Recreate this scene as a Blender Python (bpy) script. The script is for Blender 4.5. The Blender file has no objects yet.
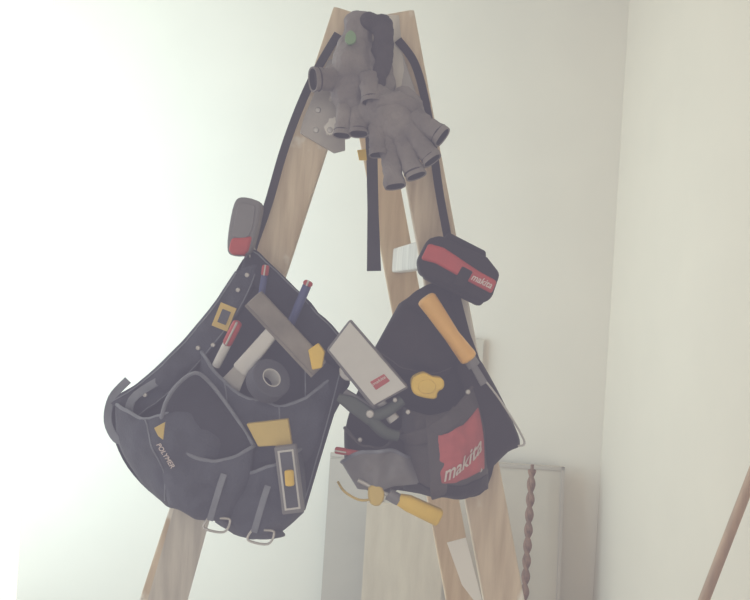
import bpy, math, random
from mathutils import Vector, Matrix, noise
random.seed(4)
F=910.0; RR=math.radians(3.5); DC=1.4; CZ=1.41
cR,sR=math.cos(RR),math.sin(RR)
def P(u,v,y=0.0):
    d=y+DC; a=(u-375)/F*d; b=(300-v)/F*d
    return Vector((a*cR-b*sR, y, CZ+a*sR+b*cR))
# ---------------------------------------------------------------- materials
def mat(name,col,rough=.7,var=.12,scale=12,bump=.15,metal=0,stretch=(1,1,1),col2=None,spots=None,spec=.4,bscale=None):
    m=bpy.data.materials.new(name); m.use_nodes=True
    nt=m.node_tree; b=nt.nodes['Principled BSDF']
    b.inputs['Roughness'].default_value=rough; b.inputs['Metallic'].default_value=metal
    b.inputs['Specular IOR Level'].default_value=spec
    tc=nt.nodes.new('ShaderNodeTexCoord'); mp=nt.nodes.new('ShaderNodeMapping'); mp.inputs['Scale'].default_value=stretch
    nt.links.new(tc.outputs['Object'],mp.inputs['Vector'])
    n=nt.nodes.new('ShaderNodeTexNoise'); n.inputs['Scale'].default_value=scale; n.inputs['Detail'].default_value=6
    nt.links.new(mp.outputs[0],n.inputs['Vector'])
    r=nt.nodes.new('ShaderNodeValToRGB'); r.color_ramp.elements[0].position=.3; r.color_ramp.elements[1].position=.7
    c1=[max(0,c*(1-var)) for c in col]; c2=list(col2) if col2 else [min(1,c*(1+var)) for c in col]
    r.color_ramp.elements[0].color=(*c1,1); r.color_ramp.elements[1].color=(*c2,1)
    nt.links.new(n.outputs['Fac'],r.inputs['Fac']); out=r.outputs['Color']
    if spots:
        n2=nt.nodes.new('ShaderNodeTexNoise'); n2.inputs['Scale'].default_value=spots[1]; n2.inputs['Detail'].default_value=4
        nt.links.new(tc.outputs['Object'],n2.inputs['Vector'])
        r2=nt.nodes.new('ShaderNodeValToRGB'); r2.color_ramp.elements[0].position=spots[2]; r2.color_ramp.elements[1].position=spots[2]+.04
        nt.links.new(n2.outputs['Fac'],r2.inputs['Fac'])
        mx=nt.nodes.new('ShaderNodeMix'); mx.data_type='RGBA'
        nt.links.new(r2.outputs['Color'],mx.inputs['Factor']); nt.links.new(out,mx.inputs['A']); mx.inputs['B'].default_value=(*spots[0],1)
        out=mx.outputs['Result']
    nt.links.new(out,b.inputs['Base Color'])
    if bump:
        nb=nt.nodes.new('ShaderNodeTexNoise'); nb.inputs['Scale'].default_value=bscale or scale*6; nb.inputs['Detail'].default_value=4
        nt.links.new(mp.outputs[0],nb.inputs['Vector'])
        bp=nt.nodes.new('ShaderNodeBump'); bp.inputs['Strength'].default_value=bump; bp.inputs['Distance'].default_value=.004
        nt.links.new(nb.outputs['Fac'],bp.inputs['Height']); nt.links.new(bp.outputs[0],b.inputs['Normal'])
    return m
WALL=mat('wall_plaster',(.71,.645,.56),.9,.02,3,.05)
WALLR=mat('wall_plaster_dimmed',(.67,.585,.48),.9,.02,3,.05)  # weaker, warmer light on the right wall is put into this plaster colour
CEIL=mat('ceiling_paint',(.80,.77,.70),.9,.02,3,.03)
FLOOR=mat('floor_screed',(.5,.46,.41),.8,.1,4,.2)
WHITE=mat('white_paint',(.80,.79,.75),.5,.02,5,.02)
WOOD=mat('ladder_wood',(.60,.47,.32),.65,.14,14,.15,stretch=(5,5,.5),col2=(.74,.63,.48),spots=((.80,.77,.70),9,.58))
WOOD2=mat('ladder_wood_far',(.62,.45,.27),.65,.12,14,.15,stretch=(5,5,.5),col2=(.71,.56,.38),spots=((.80,.76,.68),8,.62))
WOODPALE=mat('ladder_wood_worn',(.55,.52,.47),.7,.1,14,.15,stretch=(5,5,.5),col2=(.70,.67,.61))
STEEL=mat('hinge_steel',(.38,.36,.34),.5,.15,25,.1,metal=.25,spots=((.7,.68,.64),30,.55))
NYL=mat('nylon_blue_hazed',(.060,.068,.098),.75,.3,18,.5,bscale=300)  # bluish haze over the left bag is mixed into its fabric colour
NYLD=mat('nylon_dark',(.026,.029,.045),.8,.3,18,.5,bscale=300)
NYLG=mat('nylon_grey',(.085,.092,.12),.7,.2,18,.5,bscale=300)
BIND=mat('edge_binding',(.19,.21,.26),.6,.2,40,.2)
BLK=mat('black_webbing',(.032,.03,.035),.75,.25,30,.4,bscale=250)
BLKR=mat('right_bag_black',(.014,.010,.012),.8,.3,20,.4,bscale=300)
GRYR=mat('right_bag_grey',(.075,.067,.07),.75,.25,20,.4,bscale=300)
GLV=mat('glove_leather_grey',(.17,.155,.16),.85,.15,18,.6,col2=(.28,.26,.255),bscale=170)
GLVD=mat('glove_fabric_dark',(.045,.04,.045),.85,.3,30,.6,bscale=200)
GLVIN=mat('glove_opening_shade',(.02,.02,.02),.9,.2,30,.2)  # near-black paints the shade inside the finger openings
GRN=mat('green_badge',(.20,.34,.18),.5,.05,30,0)
YEL=mat('yellow_plastic',(.80,.54,.07),.45,.1,20,.05)
YELT=mat('yellow_pale',(.66,.49,.14),.5,.1,20,.05)
ORW=mat('lacquered_handle',(.84,.48,.13),.4,.1,12,.05,stretch=(1,1,1))
RED=mat('red_plastic',(.48,.06,.055),.5,.12,20,.05)
REDF=mat('red_fabric',(.48,.10,.10),.7,.12,30,.2)
BLU=mat('blue_plastic',(.06,.08,.22),.4,.1,20,.03)
PLW=mat('pale_plastic',(.62,.62,.62),.45,.06,20,.03)
PLG=mat('grey_plastic',(.19,.19,.205),.5,.1,20,.05)
SILV=mat('brushed_metal',(.5,.49,.48),.45,.1,30,.08,metal=.4)
TXT=mat('white_print',(.66,.58,.58),.6,.02,30,0)
GRNG=mat('grey_green_grip',(.07,.09,.08),.55,.15,20,.1)
FILEM=mat('worn_wood_grey',(.25,.23,.21),.7,.2,25,.2)
BOARD=mat('plywood_board',(.50,.41,.31),.8,.06,8,.1,stretch=(3,3,.6),col2=(.56,.47,.36))
GBOARD=mat('grey_board',(.43,.375,.315),.8,.05,6,.08)
GBOARD2=mat('beige_board',(.52,.455,.37),.8,.05,6,.08)
RUST=mat('rusty_steel',(.20,.11,.065),.75,.3,40,.3)
BROWN=mat('brown_wood',(.40,.26,.16),.6,.15,12,.1,stretch=(4,4,.6))
# ---------------------------------------------------------------- helpers
def root(name,loc=(0,0,0)):
    e=bpy.data.objects.new(name,None); e.empty_display_size=.05; e.location=loc
    bpy.context.collection.objects.link(e); return e
def mk(name,vs,fs,m,par=None,smooth=True,ang=40):
    me=bpy.data.meshes.new(name); me.from_pydata([tuple(v) for v in vs],[],fs); me.validate(); me.update()
    import bmesh
    bm=bmesh.new(); bm.from_mesh(me); bmesh.ops.recalc_face_normals(bm,faces=bm.faces); bm.to_mesh(me); bm.free()
    if smooth:
        me.shade_smooth(); me.set_sharp_from_angle(angle=math.radians(ang))
    o=bpy.data.objects.new(name,me); bpy.context.collection.objects.link(o)
    if m: me.materials.append(m)
    if par:
        o.parent=par; o.location=-par.location
    return o
def cr(pts,n=8,closed=False):
    pts=[Vector(p) for p in pts]; out=[]; N=len(pts)
    rng=range(N) if closed else range(N-1)
    for i in rng:
        if closed: a,b,c,d=pts[(i-1)%N],pts[i],pts[(i+1)%N],pts[(i+2)%N]
        else: a,b,c,d=pts[max(i-1,0)],pts[i],pts[i+1],pts[min(i+2,N-1)]
        for k in range(n):
            t=k/n
            out.append(.5*((2*b)+(-a+c)*t+(2*a-5*b+4*c-d)*t*t+(-a+3*b-3*c+d)*t**3))
    if not closed: out.append(pts[-1])
    return out
def sec(w,t,e,seg):
    r=[]
    for k in range(seg):
        a=2*math.pi*(k+.5)/seg; c,s=math.cos(a),math.sin(a)
        r.append((w*math.copysign(abs(c)**(2/e),c), t*math.copysign(abs(s)**(2/e),s)))
    return r
def sweep(name,pts,w,t,m,par=None,e=2,seg=16,hint=(0,1,0),rnd=0,twist=0,smooth=True,ang=40):
    """pts 3-D; w/t half width/thickness (number or list)"""
    pts=[Vector(p) for p in pts]; n=len(pts)
    W=w if isinstance(w,(list,tuple)) else [w]*n
    T=t if isinstance(t,(list,tuple)) else [t]*n
    def rs(a):
        if len(a)==n: return list(a)
        o=[]
        for i in range(n):
            x=i/(n-1)*(len(a)-1); k=min(int(x),len(a)-2); f=x-k; o.append(a[k]*(1-f)+a[k+1]*f)
        return o
    W=rs(W);T=rs(T)
    if rnd:
        d0=(pts[1]-pts[0]).normalized(); d1=(pts[-1]-pts[-2]).normalized()
        p0,p1=pts[0],pts[-1]
        st=[(0,.55),(.12,.75),(.35,.9),(.7,.98)]
        pts=[p0+d0*rnd*a for a,_ in st]+[p0+d0*rnd]+pts[1:-1]+[p1-d1*rnd]+[p1-d1*rnd*a for a,_ in reversed(st)]
        W=[W[0]*b for _,b in st]+W+[W[-1]*b for _,b in reversed(st)]
        T=[T[0]*b for _,b in st]+T+[T[-1]*b for _,b in reversed(st)]
        n=len(pts)
    vs=[];fs=[]; h0=Vector(hint)
    for i,p in enumerate(pts):
        tg=(pts[min(i+1,n-1)]-pts[max(i-1,0)]).normalized()
        h=h0-tg*h0.dot(tg)
        if h.length<1e-3: h=Vector((1,0,0))-tg*tg.x
        h.normalize(); b=tg.cross(h)
        if twist:
            q=Matrix.Rotation(twist*i/(n-1),3,tg); h=q@h; b=q@b
        for (x,y) in sec(W[i],T[i],e,seg): vs.append(p+b*x+h*y)
    for i in range(n-1):
        for k in range(seg):
            a=i*seg+k; b2=i*seg+(k+1)%seg; fs.append((a,b2,b2+seg,a+seg))
    fs.append(tuple(range(seg))[::-1]); fs.append(tuple((n-1)*seg+k for k in range(seg)))
    return mk(name,vs,fs,m,par,smooth,ang)
def bev(o,w=.003,s=3):
    b=o.modifiers.new('bevel','BEVEL'); b.width=w; b.segments=s; b.limit_method='ANGLE'; b.angle_limit=math.radians(35)
    return o
def slab(name,out,yf,yb,m,par=None,bevel=.003,rnd=0,tilt=None):
    if rnd: out=[tuple(p) for p in cr([(a,b,0) for a,b in out],rnd,True)]
    fr=[P(p[0],p[1],yf) for p in out]
    n=len(fr); bk=[p+Vector((0,yb-yf,0)) for p in fr]
    fs=[tuple(range(n)),tuple(range(n,2*n))[::-1]]+[(i,i+n,(i+1)%n+n,(i+1)%n) for i in range(n)]
    o=mk(name,fr+bk,fs,m,par,True,35)
    if bevel: bev(o,bevel)
    return o
def pillow(name,out,y,bf,bb,m,par=None,rings=9,sm=6,wr=.0,cen=None,pw=.5,slope=0):
    ol=cr([(a,b,0) for a,b in out],sm,True) if sm else [Vector((a,b,0)) for a,b in out]
    n=len(ol); c=Vector((*cen,0)) if cen else sum(ol,Vector())/n
    vs=[];fs=[]
    def lay(sg,bul,ts):
        idx=[]
        for t in ts:
            row=[]
            for p in ol:
                q=c+(p-c)*t; w=P(q.x,q.y,y)
                hgt=bul*(max(0,1-t**3))**pw
                nz=noise.noise(w*22+Vector((0,3*sg,0)))*wr*(1-t**4)
                w=w+Vector((0,sg*hgt+nz+slope*(w.z-CZ),0)); vs.append(w); row.append(len(vs)-1)
            idx.append(row)
        return idx
    ts=[1-i/rings for i in range(rings)]
    A=lay(-1,bf,ts); 
    for sgn,bul,rows in ((-1,bf,A),(1,bb,None)):
        if rows is None:
            rows=[A[0]]+lay(1,bb,ts[1:])
        for i in range(len(rows)-1):
            for k in range(n):
                fs.append((rows[i][k],rows[i][(k+1)%n],rows[i+1][(k+1)%n],rows[i+1][k]))
        w=P(c.x,c.y,y); w.y+=sgn*bul+slope*(w.z-CZ); vs.append(w); ci=len(vs)-1
        for k in range(n): fs.append((rows[-1][k],rows[-1][(k+1)%n],ci))
    return mk(name,vs,fs,m,par,True,70)
def samp(pts,t):
    x=t*(len(pts)-1); k=min(int(x),len(pts)-2); f=x-k; return pts[k]*(1-f)+pts[k+1]*f
def surf(T,B,L,R,yb,bulge,yslope=0,prof=None,wr=.006):
    T,B,L,R=[cr([(a,b,0) for a,b in q],8) for q in (T,B,L,R)]
    def pf(v): return (.8+.2*math.sin(v*math.pi)) if v<.75 else .94*math.sqrt(max(0,1-((v-.75)/.27)**2))
    pr=prof or pf
    def S(u,v,off=0):
        q=(1-v)*samp(T,u)+v*samp(B,u)+(1-u)*samp(L,v)+u*samp(R,v)-((1-u)*(1-v)*T[0]+u*(1-v)*T[-1]+(1-u)*v*B[0]+u*v*B[-1])
        yy=yb-bulge*(max(0,math.sin(math.pi*u))**.55)*pr(v)
        w=P(q.x,q.y,yy); k=math.sin(math.pi*u)
        w.y+=(noise.noise(w*28)*wr*2+noise.noise(w*70)*wr*.8)*k+yslope*v-off
        w.z+=noise.noise(w*35+Vector((5,0,0)))*wr*k
        return w
    return S
def cloth(name,S,m,par,th=.003,nu=44,nv=32,r=(0,1,0,1),off=0,rim=None,rimr=.0028):
    vs=[];fs=[]
    for j in range(nv+1):
        for i in range(nu+1):
            vs.append(S(r[0]+(r[1]-r[0])*i/nu, r[2]+(r[3]-r[2])*j/nv, off))
    for j in range(nv):
        for i in range(nu):
            a=j*(nu+1)+i; fs.append((a,a+1,a+nu+2,a+nu+1))
    o=mk(name,vs,fs,m,par,True,180)
    s=o.modifiers.new('thickness','SOLIDIFY'); s.thickness=th; s.offset=0
    if rim:
        sweep(name+'_rim',[S(i/30,0) for i in range(31)],rimr,rimr,rim,par,seg=8)
    return o
def seam(name,S,uv,m,par,rad=.0011,off=.0025,n=20):
    sweep(name,[S(uv[0][0]+(uv[1][0]-uv[0][0])*i/n,uv[0][1]+(uv[1][1]-uv[0][1])*i/n,off) for i in range(n+1)],rad,rad,m,par,seg=6)
def textmesh(s):
    cu=bpy.data.curves.new('t','FONT'); cu.body=s; cu.shear=.2; cu.offset=.02
    o=bpy.data.objects.new('t',cu); bpy.context.collection.objects.link(o); bpy.context.view_layer.update()
    me=bpy.data.meshes.new_from_object(o); bpy.data.objects.remove(o)
    vs=[v.co.copy() for v in me.vertices]; fs=[tuple(p.vertices) for p in me.polygons]
    x0=min(v.x for v in vs);x1=max(v.x for v in vs);y0=min(v.y for v in vs);y1=max(v.y for v in vs)
    return [((v.x-x0)/(x1-x0),(v.y-y0)/(y1-y0)) for v in vs],fs
def label_map(name,s,fn,m,par):
    vs,fs=textmesh(s); return mk(name,[fn(a,b) for a,b in vs],fs,m,par,False)
def flat_label(name,s,c0,c1,h,y,m,par):
    a=Vector((*c0,0)); b=Vector((*c1,0)); d=(b-a); n=Vector((d.y,-d.x,0)).normalized()*h
    def fn(x,t):
        q=a+d*x+n*t; return P(q.x,q.y,y)
    return label_map(name,s,fn,m,par)
def rivet(name,u,v,y,r,m,par):
    c=P(u,v,y); o=sweep(name,[c+Vector((0,.002,0)),c,c-Vector((0,.0015,0)),c-Vector((0,.002,0))],[r,r,r*.8,r*.3],[r,r,r*.8,r*.3],m,par,hint=(0,0,1)); return o
def rect(cx,cy,w,h,ang):
    a=math.radians(ang); c,s=math.cos(a),math.sin(a)
    return [(cx+x*c-y*s, cy+x*s+y*c) for x,y in ((-w/2,-h/2),(w/2,-h/2),(w/2,h/2),(-w/2,h/2))]
def boxw(name,x0,x1,y0,y1,z0,z1,m,par=None):
    vs=[(x,y,z) for x in(x0,x1) for y in(y0,y1) for z in(z0,z1)]
    fs=[(0,1,3,2),(4,6,7,5),(0,4,5,1),(2,3,7,6),(0,2,6,4),(1,5,7,3)]
    return mk(name,vs,fs,m,par,False)
# ---------------------------------------------------------------- room
XL,XR,YB,YF,H=-1.27,.88,2.0,-2.6,2.6
boxw('floor',XL-.12,XR+.12,YF,YB+.12,-.1,0,FLOOR)
boxw('ceiling',XL-.12,XR+.12,YF,YB+.12,H,H+.1,CEIL)
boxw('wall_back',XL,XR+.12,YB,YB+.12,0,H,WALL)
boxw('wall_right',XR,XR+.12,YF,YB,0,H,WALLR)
wl=root('wall_left')
wy0,wy1,wz0,wz1=-.6,2.0,.15,2.6
boxw('wall_left_near',XL-.12,XL,YF,wy0,0,H,WALL,wl)
boxw('wall_left_sill',XL-.12,XL,wy0,wy1,0,wz0,WALL,wl)
wn=root('window_1')
for nm,a in (('frame_bottom',(XL-.11,XL-.06,wy0,wy1,wz0,wz0+.05)),
             ('frame_near',(XL-.11,XL-.06,wy0,wy0+.05,wz0+.05,wz1)),
             ('mullion',(XL-.11,XL-.06,.6,.66,wz0+.05,wz1))):
    boxw(nm,*a,WHITE,wn)
# ---------------------------------------------------------------- things at the back wall
def lean(name,u0,u1,vtop,ytop,ybot,th,m,par=None):
    a=P(u0,vtop,ytop); b=P(u1,vtop,ytop); zt=(a.z+b.z)/2
    vs=[]
    for dy in (0,th):
        vs+= [(a.x,ytop+dy,zt),(b.x,ytop+dy,zt),(b.x,ybot+dy,0),(a.x,ybot+dy,0)]
    return mk(name,vs,[(0,1,2,3),(7,6,5,4),(0,4,5,1),(1,5,6,2),(2,6,7,3),(3,7,4,0)],m,par,False), (a.x,b.x,zt)
g=root('framed_panel')
o,(xa,xb,zt)=lean('panel',330,565,460,1.93,1.85,.02,GBOARD2,g)
sl=(1.93-1.85)/zt
def strip(nm,x0,x1,z0,z1,m,th,off=0):
    vs=[]
    for dy in (-th-off,-off):
        vs+=[(x0,1.85+sl*z1+dy,z1),(x1,1.85+sl*z1+dy,z1),(x1,1.85+sl*z0+dy,z0),(x0,1.85+sl*z0+dy,z0)]
    return mk(nm,vs,[(0,1,2,3),(7,6,5,4),(0,4,5,1),(1,5,6,2),(2,6,7,3),(3,7,4,0)],m,g,False)
strip('edge_top',xa,xb,zt-.012,zt,GBOARD,.006); strip('edge_right',xb-.012,xb,0,zt,GBOARD,.006)
strip('grey_face',xa,xa+.2,0,zt-.02,GBOARD,.006)
lean('plywood_sheet',367,446,505,1.70,1.66,.018,BOARD)
cb=root('tall_board'); lean('board',441,484,338,1.975,1.955,.015,GBOARD2,cb)
# auger bit
ab=root('auger_drill_bit')
t0=P(532,470,1.84); t1=Vector((t0.x-.02,1.72,0.0))
def hel(ph,n=200,turns=8,r=.008):
    out=[];ax=(t1-t0)
    for i in range(n+1):
        t=i/n; a=2*math.pi*turns*t+ph
        out.append(t0+ax*t+Vector((r*math.cos(a),r*math.sin(a),0)))
    return out
sweep('core',[t0+Vector((0,0,.02)),t1],.006,.006,RUST,ab)
sweep('flute_1',hel(0),.0075,.0075,RUST,ab,seg=8); sweep('flute_2',hel(math.pi),.0075,.0075,RUST,ab,seg=8)
# broom handle right, standing on the floor and resting against the right wall
bh=root('broom_handle')
a=P(752,476,.45); b=P(704,600,.45); d=(b-a).normalized()
k=(b.z)/(-d.z); bot=b+d*k*.985
top=a-d*max(0,min(.25,(XR-.022-a.x)/(-d.x)))
sweep('shaft',[bot,b,a,top],.011,.011,BROWN,bh,rnd=.01)
# ---------------------------------------------------------------- step ladder
ld=root('stepladder')
def stile(name,p,q,y,hw,ht,m,shift=0,ztop=None):
    a=P(p[0],p[1],0); b=P(q[0],q[1],0)
    d=(b-a).normalized(); L=a.z/(-d.z); bot=a+d*L
    bot.z=0.002+abs(d.x)*hw
    a=a.copy(); 
    for v_ in (a,bot): v_.y=y; v_.x+=shift
    o=sweep(name,[a+(bot-a)*(i/12) for i in range(13)],hw,ht,m,ld,e=10,seg=24,rnd=.003); return a,bot
yN,yFar=0.0,.40; SH=-.052
Ln=stile('front_stile_near',(352,14),(161,600),yN,.029,.014,WOOD)
Rn=stile('rear_stile_near',(394,14),(503,600),yN+.004,.031,.013,WOOD)
Lf=stile('front_stile_far',(352,14),(161,600),yFar,.029,.014,WOODPALE,SH)
Rf=stile('rear_stile_far',(394,14),(503,600),yFar,.031,.014,WOOD2,SH)
def atz(S_,z):
    a,b=S_; t=(a.z-z)/(a.z-b.z); return a+(b-a)*t
for i,z in enumerate((.27,.54,.81,1.14,1.42)):
    a=atz(Ln,z)+Vector((0,.012,0)); b=atz(Lf,z)-Vector((0,.012,0))
    sweep('tread_%d'%(i+1),[a,b],.030,.011,WOODPALE,ld,e=8,seg=20,hint=(0,0,1))
for i,z in enumerate((.30,.75,1.49)):
    a=atz(Rn,z)+Vector((0,.012,0)); b=atz(Rf,z)-Vector((0,.012,0))
    sweep('rear_rail_%d'%(i+1),[a,b],.012,.024,WOODPALE,ld,e=8,seg=20,hint=(0,0,1))
tc=(atz(Ln,1.82)+atz(Rn,1.82))/2; tf=(atz(Lf,1.82)+atz(Rf,1.82))/2
sweep('head_block',[tc+Vector((0,.016,0)),tf-Vector((0,.015,0))],.026,.018,WOOD,ld,e=8,seg=20,hint=(0,0,1))
slab('hinge_plate_front',[(328,60),(345,56),(345,150),(334,153),(300,133),(303,120)],-.021,-.0145,STEEL,ld,.001)
slab('hinge_plate_rear',[(385,42),(400,46),(417,95),(424,150),(402,155),(385,80)],-.019,-.010,STEEL,ld,.001)
for (u,v) in ((318,110),(330,130),(316,130),(334,76)): rivet('bolt',u,v,-.0215,.0045,SILV,ld)
slab('head_cheek',[(350,12),(399,15),(404,70),(400,96),(340,92)],-.0205,-.015,WOODPALE,ld,.001)
slab('paint_smear',[(447,543),(466,538),(482,600),(478,606),(462,585)],-.0125,-.0095,WHITE,ld,.0005)
slab('bare_patch',[(174,508),(211,515),(187,602),(147,602)],-.0155,-.0135,WOODPALE,ld,.0005)
# ---------------------------------------------------------------- straps
hs=root('hanging_strap')
sweep('strap',[P(368,95,.09),P(370,110,.075),P(372,160,.06),P(373,210,.06),P(374,271,.06)],[.010,.010,.009,.009,.0115],.0018,BLK,hs,e=6)
slab('buckle',[(357,150),(366,149),(367,160),(359,160)],.05,.056,YEL,hs,.001)
# ---------------------------------------------------------------- left tool bag
tb=root('tool_belt')
bs=cr([P(338,34,-.026),P(318,68,-.028),P(301,104,-.034),P(284,150,-.034),P(268,205,-.036),P(254,245,-.042),P(250,262,-.045)],6)
sweep('suspender',bs,.0062,.0018,BLK,tb,e=6)
pillow('back_panel',[(246,256),(262,259),(305,300),(347,372),(344,395),(322,440),(303,508),(268,534),(215,520),(165,503),(128,468),(110,425),(113,400),(150,378),(190,338),(225,290)],-.04,.010,.010,NYLD,tb,cen=(235,420),wr=.004,sm=5)
L1=surf([(236,272),(262,262)],[(108,402),(136,420)],[(236,272),(200,322),(150,374),(108,402)],[(262,262),(238,315),(185,380),(136,420)],-.052,.006,prof=lambda v:1)
cloth('belt_left',L1,NYL,tb,.004,nu=10,nv=40)
seam('belt_seam_1',L1,((.1,.02),(.1,.98)),BIND,tb); seam('belt_seam_2',L1,((.9,.02),(.9,.98)),BIND,tb)
L2=surf([(246,256),(262,256),(345,340),(352,372)],[(238,285),(262,290),(320,352),(338,392)],[(246,256),(238,285)],[(352,372),(338,392)],-.05,.006,prof=lambda v:1)
cloth('belt_right',L2,NYLD,tb,.004,nu=40,nv=8)
seam('belt_seam_3',L2,((.02,.1),(.98,.1)),BIND,tb)
sweep('belt_loop',cr([P(128,380,-.05),P(112,398,-.055),P(108,422,-.06),P(118,440,-.065),P(128,430,-.07),P(132,400,-.07),P(160,380,-.06)],5),.006,.0015,BIND,tb,e=6)
S3=surf([(200,350),(235,392),(290,405),(338,372)],[(215,478),(250,492),(285,480),(318,452)],[(200,350),(202,400),(215,478)],[(338,372),(330,410),(318,452)],-.048,.052)
cloth('pocket_upper',S3,NYL,tb,rim=BIND)
for q in (.25,.6): seam('pocket_upper_seam_%d'%(q*10),S3,((q,.03),(q+.03,.95)),BIND,tb)
S1=surf([(116,404),(148,420),(178,404),(197,373)],[(142,482),(168,503),(195,512),(222,520)],[(116,404),(120,445),(142,482)],[(197,373),(226,412),(246,450),(222,520)],-.05,.085)
cloth('pocket_left',S1,NYL,tb,rim=BIND)
for i,q in enumerate((.3,)): seam('pocket_left_seam_%d'%i,S1,((q,.03),(q,.95)),BIND,tb)
S1b=surf([(160,425),(188,452),(222,462),(254,446)],[(170,506),(190,515),(208,520),(228,520)],[(160,425),(160,465),(170,506)],[(254,446),(247,490),(228,520)],-.112,.030)
cloth('pocket_front',S1b,NYL,tb,rim=BIND)
sweep('arch_rim',cr([P(160,425,-.112),P(166,402,-.125),P(178,384,-.128),P(195,373,-.12),P(210,383,-.11),P(232,412,-.108),P(254,446,-.11)],6),.003,.003,BIND,tb,seg=8)
pillow('arch_panel',[(160,425),(166,402),(178,384),(195,374),(210,384),(232,412),(254,446),(240,500),(180,505)],-.108,.012,.01,NYLD,tb,cen=(200,440),wr=.003,sm=4)
slab('logo_mark',[(154,428),(165,422),(163,440),(158,436)],-.150,-.147,YELT,tb,.0005)
flat_label('logo_text','POLYMER',(156,445),(171,469),5,-.150,TXT,tb)
S2=surf([(212,470),(240,476),(272,466),(302,448)],[(216,522),(245,536),(275,534),(303,512)],[(212,470),(213,500),(216,522)],[(302,448),(305,485),(303,512)],-.075,.055)
cloth('pocket_lower',S2,NYL,tb,rim=BIND)
for i,(u0,v0) in enumerate(((218,474),(262,486))):
    sweep('utility_loop_%d'%(i+1),cr([P(u0+6,v0,-.138),P(u0+2,v0+12,-.144),P(u0-4,v0+32,-.144),P(u0-8,v0+46,-.134)],6),.0045,.0012,BIND,tb,e=6)
    sweep('utility_ring_%d'%(i+1),cr([P(u0-10,v0+44,-.132),P(u0-14,v0+54,-.134),P(u0+6,v0+58,-.134),P(u0+12,v0+46,-.134),P(u0+2,v0+44,-.132)],5),.0017,.0017,SILV,tb,seg=8)
pillow('bottom_fold',[(215,515),(245,530),(275,528),(285,536),(262,539),(232,533)],-.10,.015,.02,NYLG,tb,sm=4)
slab('belt_label',rect(224,317,17,25,22),-.066,-.062,YELT,tb,.0005)
slab('belt_label_inner',rect(224,317,9,14,22),-.0675,-.0662,NYLG,tb,.0003)
for u,v in ((247,275),(238,290),(198,348),(197,380),(145,395),(213,345),(328,372),(290,335),(318,400)): rivet('rivet',u,v,-.066,.0035,SILV,tb)
SR=surf([(300,345),(345,376)],[(285,500),(304,510)],[(300,345),(302,420),(285,500)],[(345,376),(325,440),(304,510)],-.058,.012,prof=lambda v:1)
cloth('side_panel',SR,NYLD,tb,.004,nu=12,nv=30)
for q in (.15,.85): seam('side_seam_%d'%(q*10),SR,((q,.02),(q,.98)),BIND,tb)
# ---------------------------------------------------------------- tools in left bag
def pen(name,p,q,r,body,tip,y0=-.075,y1=-.07,frac=.3,r2=None):
    e=root(name); a=P(*p,y0); b=P(*q,y1); c=a+(b-a)*frac
    sweep('cap',[a,c],r*1.12,r*1.12,tip,e,rnd=r*.7); sweep('barrel',[c-(b-a)*.01,b],r2 or r,r2 or r,body,e,rnd=.001)
    sweep('clip',[a+Vector((0,-r*1.3,0)),c+Vector((0,-r*1.35,0))],r*.25,r*.2,SILV,e,seg=8)
    return e
pen('marker_pen',(238,322),(216,366),.0065,PLW,RED,-.10,-.07,.5)
pen('marker_pen',(266,265),(258,318),.005,BLU,RED,-.07,-.068,.2)
pen('marker_pen',(309,281),(288,330),.0065,BLU,RED,-.08,-.070,.1)
e=root('putty_knife')
sweep('handle',[P(274,330,-.10),P(240,371,-.085)],[.010,.013],[.009,.009],PLW,e,e=4,rnd=.004)
sweep('blade',[P(240,371,-.085),P(222,398,-.07)],[.011,.02],[.0015,.001],SILV,e,e=6)
e=root('folding_rule')
sweep('stack',[P(254,297,-.108),P(320,368,-.10)],.0135,.010,FILEM,e,e=8,rnd=.002)
for k in range(3): sweep('leaf_%d'%k,[P(252,300,-.098+.006*k)+Vector((0,-.012,0)),P(318,371,-.092+.006*k)+Vector((0,-.012,0))],.0125,.001,FILEM,e,e=8)
slab('end_tip',[(308,350),(318,343),(325,352),(322,368),(312,370)],-.115,-.098,YEL,e,.002)
e=root('black_tape_roll')
def ring(name,c,ax,r,w,t,m,par,n=32):
    ax=Vector(ax).normalized(); u=ax.cross(Vector((0,0,1))).normalized(); v=ax.cross(u)
    vs=[];fs=[]
    prof=[(-w,-t),(w,-t),(w,t),(-w,t)]
    for i in range(n):
        a=2*math.pi*i/n; d=u*math.cos(a)+v*math.sin(a)
        for (x,y) in prof: vs.append(c+ax*x+d*(r+y))
    for i in range(n):
        for k in range(4):
            fs.append((i*4+k,i*4+(k+1)%4,((i+1)%n)*4+(k+1)%4,((i+1)%n)*4+k))
    o=mk(name,vs,fs,m,par,True,40); bev(o,.0015,2); return o
c=P(268,381,-.10)
ring('tape',c,(.75,-1,.75),.022,.012,.008,NYLG,e); ring('core',c,(.75,-1,.75),.0135,.0122,.0012,PLW,e)
e=root('wood_wedge')
slab('block',[(246,424),(288,419),(292,445),(258,447)],-.122,-.108,YELT,e,.002)
e=root('spirit_level')
slab('body',rect(289,480,22,68,-7),-.150,-.133,PLG,e,.002)
slab('face',rect(289,480,16,60,-7),-.152,-.1502,PLW,e,.0004)
slab('inset',rect(289,480,12,56,-7),-.1535,-.1522,NYLG,e,.0003)
sweep('vial',[P(289,470,-.156),P(290,486,-.156)],.0065,.005,YEL,e,rnd=.003)
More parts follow.
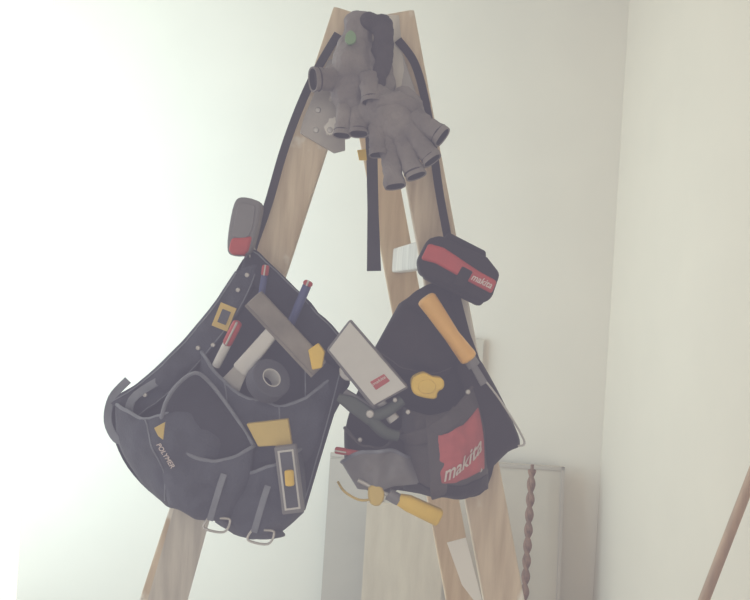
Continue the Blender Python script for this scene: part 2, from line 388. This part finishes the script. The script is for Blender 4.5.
# ---------------------------------------------------------------- tape measure top left
e=root('tape_measure')
slab('shell',[(241,197),(256,200),(261,208),(252,246),(246,254),(231,255),(227,247),(229,225),(234,203)],-.085,-.048,PLG,e,.007,rnd=3)
slab('face_plate',[(243,203),(253,205),(255,211),(249,236),(233,236),(234,222),(238,206)],-.0875,-.084,PLG,e,.001,rnd=3)
slab('red_foot',[(231,238),(252,236),(248,251),(244,255),(232,255),(228,250)],-.089,-.047,RED,e,.004)
sweep('belt_clip',[P(250,245,-.052),P(254,258,-.056)],.006,.0015,SILV,e,e=6)
# ---------------------------------------------------------------- silver box
e=root('multitool_blade_case')
slab('case',[(350,319),(326,350),(372,408),(409,388)],-.125,-.085,PLG,e,.004)
slab('case_face',[(350,322),(329,350),(374,405),(406,387)],-.1275,-.124,PLW,e,.001)
slab('case_label',[(370,382),(384,374),(390,381),(376,390)],-.1285,-.1272,REDF,e,.0003)
flat_label('case_text','makita',(373,386),(386,378),3,-.129,TXT,e)
# ---------------------------------------------------------------- right tool bag
rb=root('tool_belt')
bs=cr([P(398,40,-.024),P(414,62,-.025),P(424,95,-.03),P(432,140,-.03),P(439,190,-.03),P(448,240,-.036),P(452,270,-.04)],6)
sweep('suspender',bs,.0062,.0018,BLKR,rb,e=6)
pillow('back_panel',[(405,305),(418,290),(438,284),(452,310),(466,350),(487,378),(500,420),(488,485),(462,498),(410,492),(352,478),(345,440),(352,405),(378,350)],-.04,.012,.010,BLKR,rb,cen=(425,410),wr=.004,sm=5)
Sx=surf([(400,305),(420,290),(446,286)],[(374,352),(400,372),(430,382),(452,372)],[(400,305),(374,352)],[(446,286),(458,330),(452,372)],-.05,.02,prof=lambda v:1)
cloth('belt_pad',Sx,BLKR,rb,.005)
seam('pad_seam',Sx,((.02,.9),(.98,.9)),GRYR,rb)
sweep('shoulder_web',[P(448,262,-.038),P(453,300,-.05),P(462,335,-.058),P(472,362,-.06)],.012,.002,BLKR,rb,e=6)
SM=surf([(402,408),(430,418),(458,406),(474,384)],[(404,488),(435,496),(462,498),(487,488)],[(402,408),(400,450),(404,488)],[(474,384),(486,430),(487,488)],-.05,.085)
cloth('pouch_main',SM,GRYR,rb,rim=GRYR)
cloth('pouch_red_band',SM,REDF,rb,.002,r=(.40,.93,.26,.78),off=.0035)
def fn(a,b):
    u=.44+.46*a; return SM(u,.76-.13*b-.14*a,.0075)
label_map('pouch_text','makita',fn,TXT,rb)
sweep('pouch_web_1',[SM(.38,t/14,.006) for t in range(15)],.012,.002,GRYR,rb,e=6)
sweep('pouch_web_2',[SM(t/14*.66,.40-.34*t/14,.008) for t in range(15)],.010,.002,GRYR,rb,e=6)
cloth('pouch_base',SM,BLKR,rb,.003,r=(.0,1,.84,1),off=.004)
SL=surf([(345,428),(362,446),(385,446),(408,424)],[(352,478),(370,490),(392,490),(412,480)],[(345,428),(346,455),(352,478)],[(408,424),(412,450),(412,480)],-.05,.065)
cloth('pouch_small',SL,BLKR,rb,rim=GRYR)
SG=surf([(342,462),(362,452),(385,450),(410,458)],[(358,488),(372,489),(395,487),(425,484)],[(342,462),(358,488)],[(410,458),(425,484)],-.09,.045,prof=lambda v:1-.4*v)
cloth('pouch_flap_grey',SG,PLG,rb,.003,rim=BIND)
pillow('hammer_holster',[(455,362),(474,354),(492,380),(512,420),(520,444),(508,452),(484,470),(476,430),(462,392)],-.062,.020,.012,BLKR,rb,wr=.003,sm=4)
sweep('holster_wire',cr([P(478,372,-.085),P(500,400,-.088),P(524,440,-.08),P(518,446,-.08)],6),.0016,.0016,SILV,rb,seg=8)
for u,v in ((360,440),(395,400),(408,412),(468,392),(480,470)): rivet('rivet',u,v,-.12 if u>390 and u<480 else -.10,.0035,SILV,rb)
e=root('wood_chisel')
sweep('handle',[P(425,297,-.10),P(435,311,-.098),P(452,336,-.095),P(470,360,-.092)],[.0145,.0135,.0115,.0135],[.0145,.0135,.0115,.0135],ORW,e,rnd=.006)
sweep('ferrule',[P(469,358,-.092),P(474,366,-.091)],.0095,.0095,PLG,e)
sweep('blade',[P(473,365,-.091),P(484,384,-.086)],[.005,.006],[.003,.002],PLG,e,e=6)
e=root('battery_pack')
def br(x,y):
    a=math.radians(23); return (459+x*math.cos(a)-y*math.sin(a), 269+x*math.sin(a)+y*math.cos(a))
def bp(l): return [br(*q) for q in l]
slab('case',bp([(-40,-16),(-30,-24),(22,-22),(40,-12),(42,14),(36,22),(-34,20),(-42,8)]),-.095,-.044,BLKR,e,.006)
slab('red_band',bp([(-38,-12),(-22,-14),(20,-6),(40,-4),(40,10),(16,8),(-24,4),(-39,6)]),-.099,-.046,RED,e,.004)
slab('terminal_rail',bp([(-24,-30),(18,-27),(22,-18),(-26,-20)]),-.085,-.047,BLKR,e,.003)
slab('grip_recess',bp([(2,-4),(14,-3),(12,16),(0,16)]),-.101,-.09,BLKR,e,.002)
slab('lower_edge',bp([(-34,14),(38,16),(34,26),(-28,22)]),-.09,-.046,BLKR,e,.003)
flat_label('battery_text','makita',br(15,5),br(37,6),7,-.1005,TXT,e)
e=root('measuring_tape')
slab('shell',[(413,378),(424,373),(433,377),(443,379),(444,388),(438,392),(436,399),(424,398),(414,394),(411,386)],-.12,-.085,YEL,e,.005,rnd=3)
slab('hub',[(421,381),(431,380),(436,386),(432,393),(422,393),(418,387)],-.1215,-.119,YEL,e,.001,rnd=3)
e=root('pliers')
sweep('jaw_1',cr([P(338,397,-.11),P(352,404,-.11),P(372,418,-.11)],5),[.005,.011,.012],[.006]*3,GRNG,e,e=4)
sweep('jaw_2',cr([P(345,392,-.10),P(360,404,-.105),P(376,414,-.105)],5),[.005,.009,.010],[.006]*3,PLG,e,e=4)
rivet('pivot',370,414,-.118,.006,SILV,e)
sweep('handle_1',cr([P(370,416,-.11),P(385,412,-.11),P(402,400,-.105)],5),[.009,.009,.008],[.007]*3,GRNG,e)
sweep('handle_2',cr([P(370,418,-.11),P(384,432,-.11),P(398,436,-.105)],5),[.009,.009,.008],[.007]*3,GRNG,e)
e=root('adjustable_wrench')
sweep('handle',cr([P(352,372,-.10),P(375,396,-.10),P(394,420,-.095)],5),[.008,.007,.009],[.005]*3,SILV,e,e=4)
ring('head',P(349,371,-.10),(0,-1,0),.010,.005,.004,SILV,e)
pen('marker_pen',(335,450),(372,456),.0045,RED,RED,-.12,-.11)
e=root('screwdriver')
sweep('handle',[P(398,499,-.12),P(408,503,-.12),P(440,518,-.115)],[.009,.0115,.0125],[.009,.011,.012],YEL,e,rnd=.004,e=3)
sweep('collar',[P(388,494,-.12),P(399,500,-.12)],.0085,.0085,PLG,e)
sweep('shank',[P(358,480,-.118),P(390,496,-.12)],.003,.003,SILV,e)
slab('knob',[(368,488),(378,485),(385,494),(380,506),(370,504)],-.125,-.108,YELT,e,.003,rnd=2)
e=root('yellow_wire_hook')
sweep('wire',cr([P(338,482,-.10),P(345,492,-.12),P(360,500,-.12),P(374,498,-.118),P(380,490,-.118)],6),.0018,.0018,YELT,e,seg=8)
# ---------------------------------------------------------------- gloves
def blob(name,caps,m,par,vox=.003,flat=1,disp=.011,ts=.022,yc=0):
    import bmesh
    bm=bmesh.new()
    for p,r0,q,r1 in caps:
        p=Vector(p);q=Vector(q); n=max(2,int((q-p).length/.006))
        for i in range(n+1):
            t=i/n; c=p+(q-p)*t; r=r0+(r1-r0)*t
            bmesh.ops.create_icosphere(bm,subdivisions=2,radius=r,matrix=Matrix.Translation(c)@Matrix.Diagonal((1,flat,1,1)))
    me=bpy.data.meshes.new(name); bm.to_mesh(me); bm.free(); me.materials.append(m)
    o=bpy.data.objects.new(name,me); bpy.context.collection.objects.link(o); o.parent=par
    r=o.modifiers.new('r','REMESH'); r.mode='VOXEL'; r.voxel_size=vox; r.use_smooth_shade=True
    s=o.modifiers.new('s','SMOOTH'); s.iterations=3; s.factor=.6
    tx=bpy.data.textures.new(name,'CLOUDS'); tx.noise_scale=ts; tx.noise_depth=2
    d=o.modifiers.new('d','DISPLACE'); d.texture=tx; d.strength=disp; d.mid_level=.5; d.texture_coords='LOCAL'
    return o
def stub(par,i,p,q,r,m=GLV):
    """open fingerless sleeve: flattened wrinkled tube with a shallow end coloured dark as inner shade"""
    a=P(*p);b=P(*q); d=(b-a).normalized(); fl=.70
    n=12; pts=[];W=[];T=[]
    for k in range(n+1):
        t=k/n; c=a+(b-a)*t+Vector((noise.noise(a*90+Vector((k*.7,i,0))),0,noise.noise(b*90+Vector((i,k*.7,0)))))*.002
        pts.append(c); f=1.0+.10*noise.noise(Vector((k*1.3,i*3.1,p[0])))+(.12*(t-.8)/.2 if t>.8 else 0)
        W.append(r*f); T.append(r*f*fl)
    e_=pts[-1]
    pts+=[e_+d*.0015,e_+d*.0005,e_-d*.008]; W+=[W[-1]*.97,W[-1]*.84,W[-1]*.74]; T+=[T[-1]*.97,T[-1]*.82,T[-1]*.7]
    vs=[];fs=[];seg=22
    for k,c in enumerate(pts):
        h=Vector((0,1,0))-d*d.y; h.normalize(); bb=d.cross(h)
        for (x,y) in sec(W[k],T[k],2.3,seg): vs.append(c+bb*x+h*y)
    N=len(pts)
    for k in range(N-1):
        for s in range(seg): fs.append((k*seg+s,k*seg+(s+1)%seg,(k+1)*seg+(s+1)%seg,(k+1)*seg+s))
    fs.append(tuple((N-1)*seg+s for s in range(seg))); fs.append(tuple(range(seg))[::-1])
    o=mk('finger_sleeve_%d'%i,vs,fs,m,par,True,80)
    o.data.materials.append(GLVIN)
    for f in o.data.polygons:
        if f.index>=(N-2)*seg and f.index<(N-1)*seg+1: f.material_index=1
    # stitched hem line just above the opening
    hb=b-d*.007
    sweep('finger_hem_%d'%i,[hb-d*.0012,hb,hb+d*.0012],[W[9]*1.02,W[9]*1.09,W[9]*1.02],[T[9]*1.02,T[9]*1.09,T[9]*1.02],GLVD,par,seg=20)
g1=root('work_glove')
blob('palm',[(P(360,24,-.045),.022,P(352,60,-.055),.030),(P(352,60,-.055),.030,P(354,92,-.06),.036),(P(378,60,-.05),.024,P(378,90,-.055),.028),(P(340,78,-.055),.022,P(328,80,-.055),.017),(P(345,95,-.06),.019,P(346,108,-.06),.014)],GLV,g1,flat=.75)
blob('back_strap',[(P(368,22,-.06),.013,P(381,26,-.06),.015),(P(381,24,-.06),.016,P(384,60,-.07),.016),(P(384,60,-.07),.015,P(376,92,-.078),.012)],GLVD,g1,flat=.8)
stub(g1,1,(338,80,-.06),(314,79,-.082),.0165); stub(g1,2,(346,100,-.065),(342,135,-.085),.0120); stub(g1,3,(359,104,-.07),(358,134,-.09),.0130)
stub(g1,4,(368,74,-.085),(371,102,-.102),.013)
slab('badge',[(346,34),(351,30),(356,35),(355,42),(349,44),(345,40)],-.0865,-.079,GRN,g1,.0008,rnd=3)
g2=root('work_glove')
blob('palm',[(P(378,102,-.085),.026,P(392,120,-.08),.034),(P(392,118,-.08),.034,P(402,132,-.078),.032),(P(372,96,-.08),.016,P(368,116,-.08),.016),(P(405,100,-.07),.02,P(415,122,-.07),.022)],GLV,g2,flat=.7)
blob('cuff',[(P(378,102,-.098),.011,P(398,98,-.096),.011),(P(398,98,-.096),.011,P(412,106,-.09),.011)],GLV,g2,flat=.8,disp=.004)
stub(g2,1,(412,116,-.085),(442,136,-.105),.0145); stub(g2,2,(408,128,-.09),(433,160,-.112),.0140)
stub(g2,3,(400,136,-.09),(416,176,-.112),.0140); stub(g2,4,(387,138,-.085),(395,186,-.110),.0140); stub(g2,5,(376,125,-.085),(378,154,-.100),.012)
# ---------------------------------------------------------------- light
w=bpy.data.worlds.new('world'); bpy.context.scene.world=w; w.use_nodes=True
bg=w.node_tree.nodes['Background']; bg.inputs[0].default_value=(1,.96,.87,1); bg.inputs[1].default_value=1.2
def area(name,loc,rot,sx,sy,pw,col):
    l=bpy.data.lights.new(name,'AREA'); l.shape='RECTANGLE'; l.size=sx; l.size_y=sy; l.energy=pw; l.color=col
    o=bpy.data.objects.new(name,l); o.location=loc; o.rotation_euler=rot; bpy.context.collection.objects.link(o); return o
area('daylight_window',(XL-.4,.9,1.40),(0,math.radians(-90),math.radians(52)),1.8,1.8,44,(.56,.84,1))
# ---------------------------------------------------------------- camera
cd=bpy.data.cameras.new('cam'); cd.lens=36*F/750; cd.sensor_width=36
cam=bpy.data.objects.new('camera',cd); bpy.context.collection.objects.link(cam)
M=Matrix(((cR,-sR,0,0),(0,0,-1,-DC),(sR,cR,0,CZ),(0,0,0,1)))
cam.matrix_world=M; bpy.context.scene.camera=cam
vs_=bpy.context.scene.view_settings
vs_.view_transform='Standard'
# low-contrast tone curve: lifted, bluish blacks stand in for the hazy veil
vs_.use_curve_mapping=True
cm=vs_.curve_mapping
for i,l in enumerate((.100,.094,.116)):
    c=cm.curves[i]; c.points[0].location=(0,l); c.points[-1].location=(1,1)
cm.update()
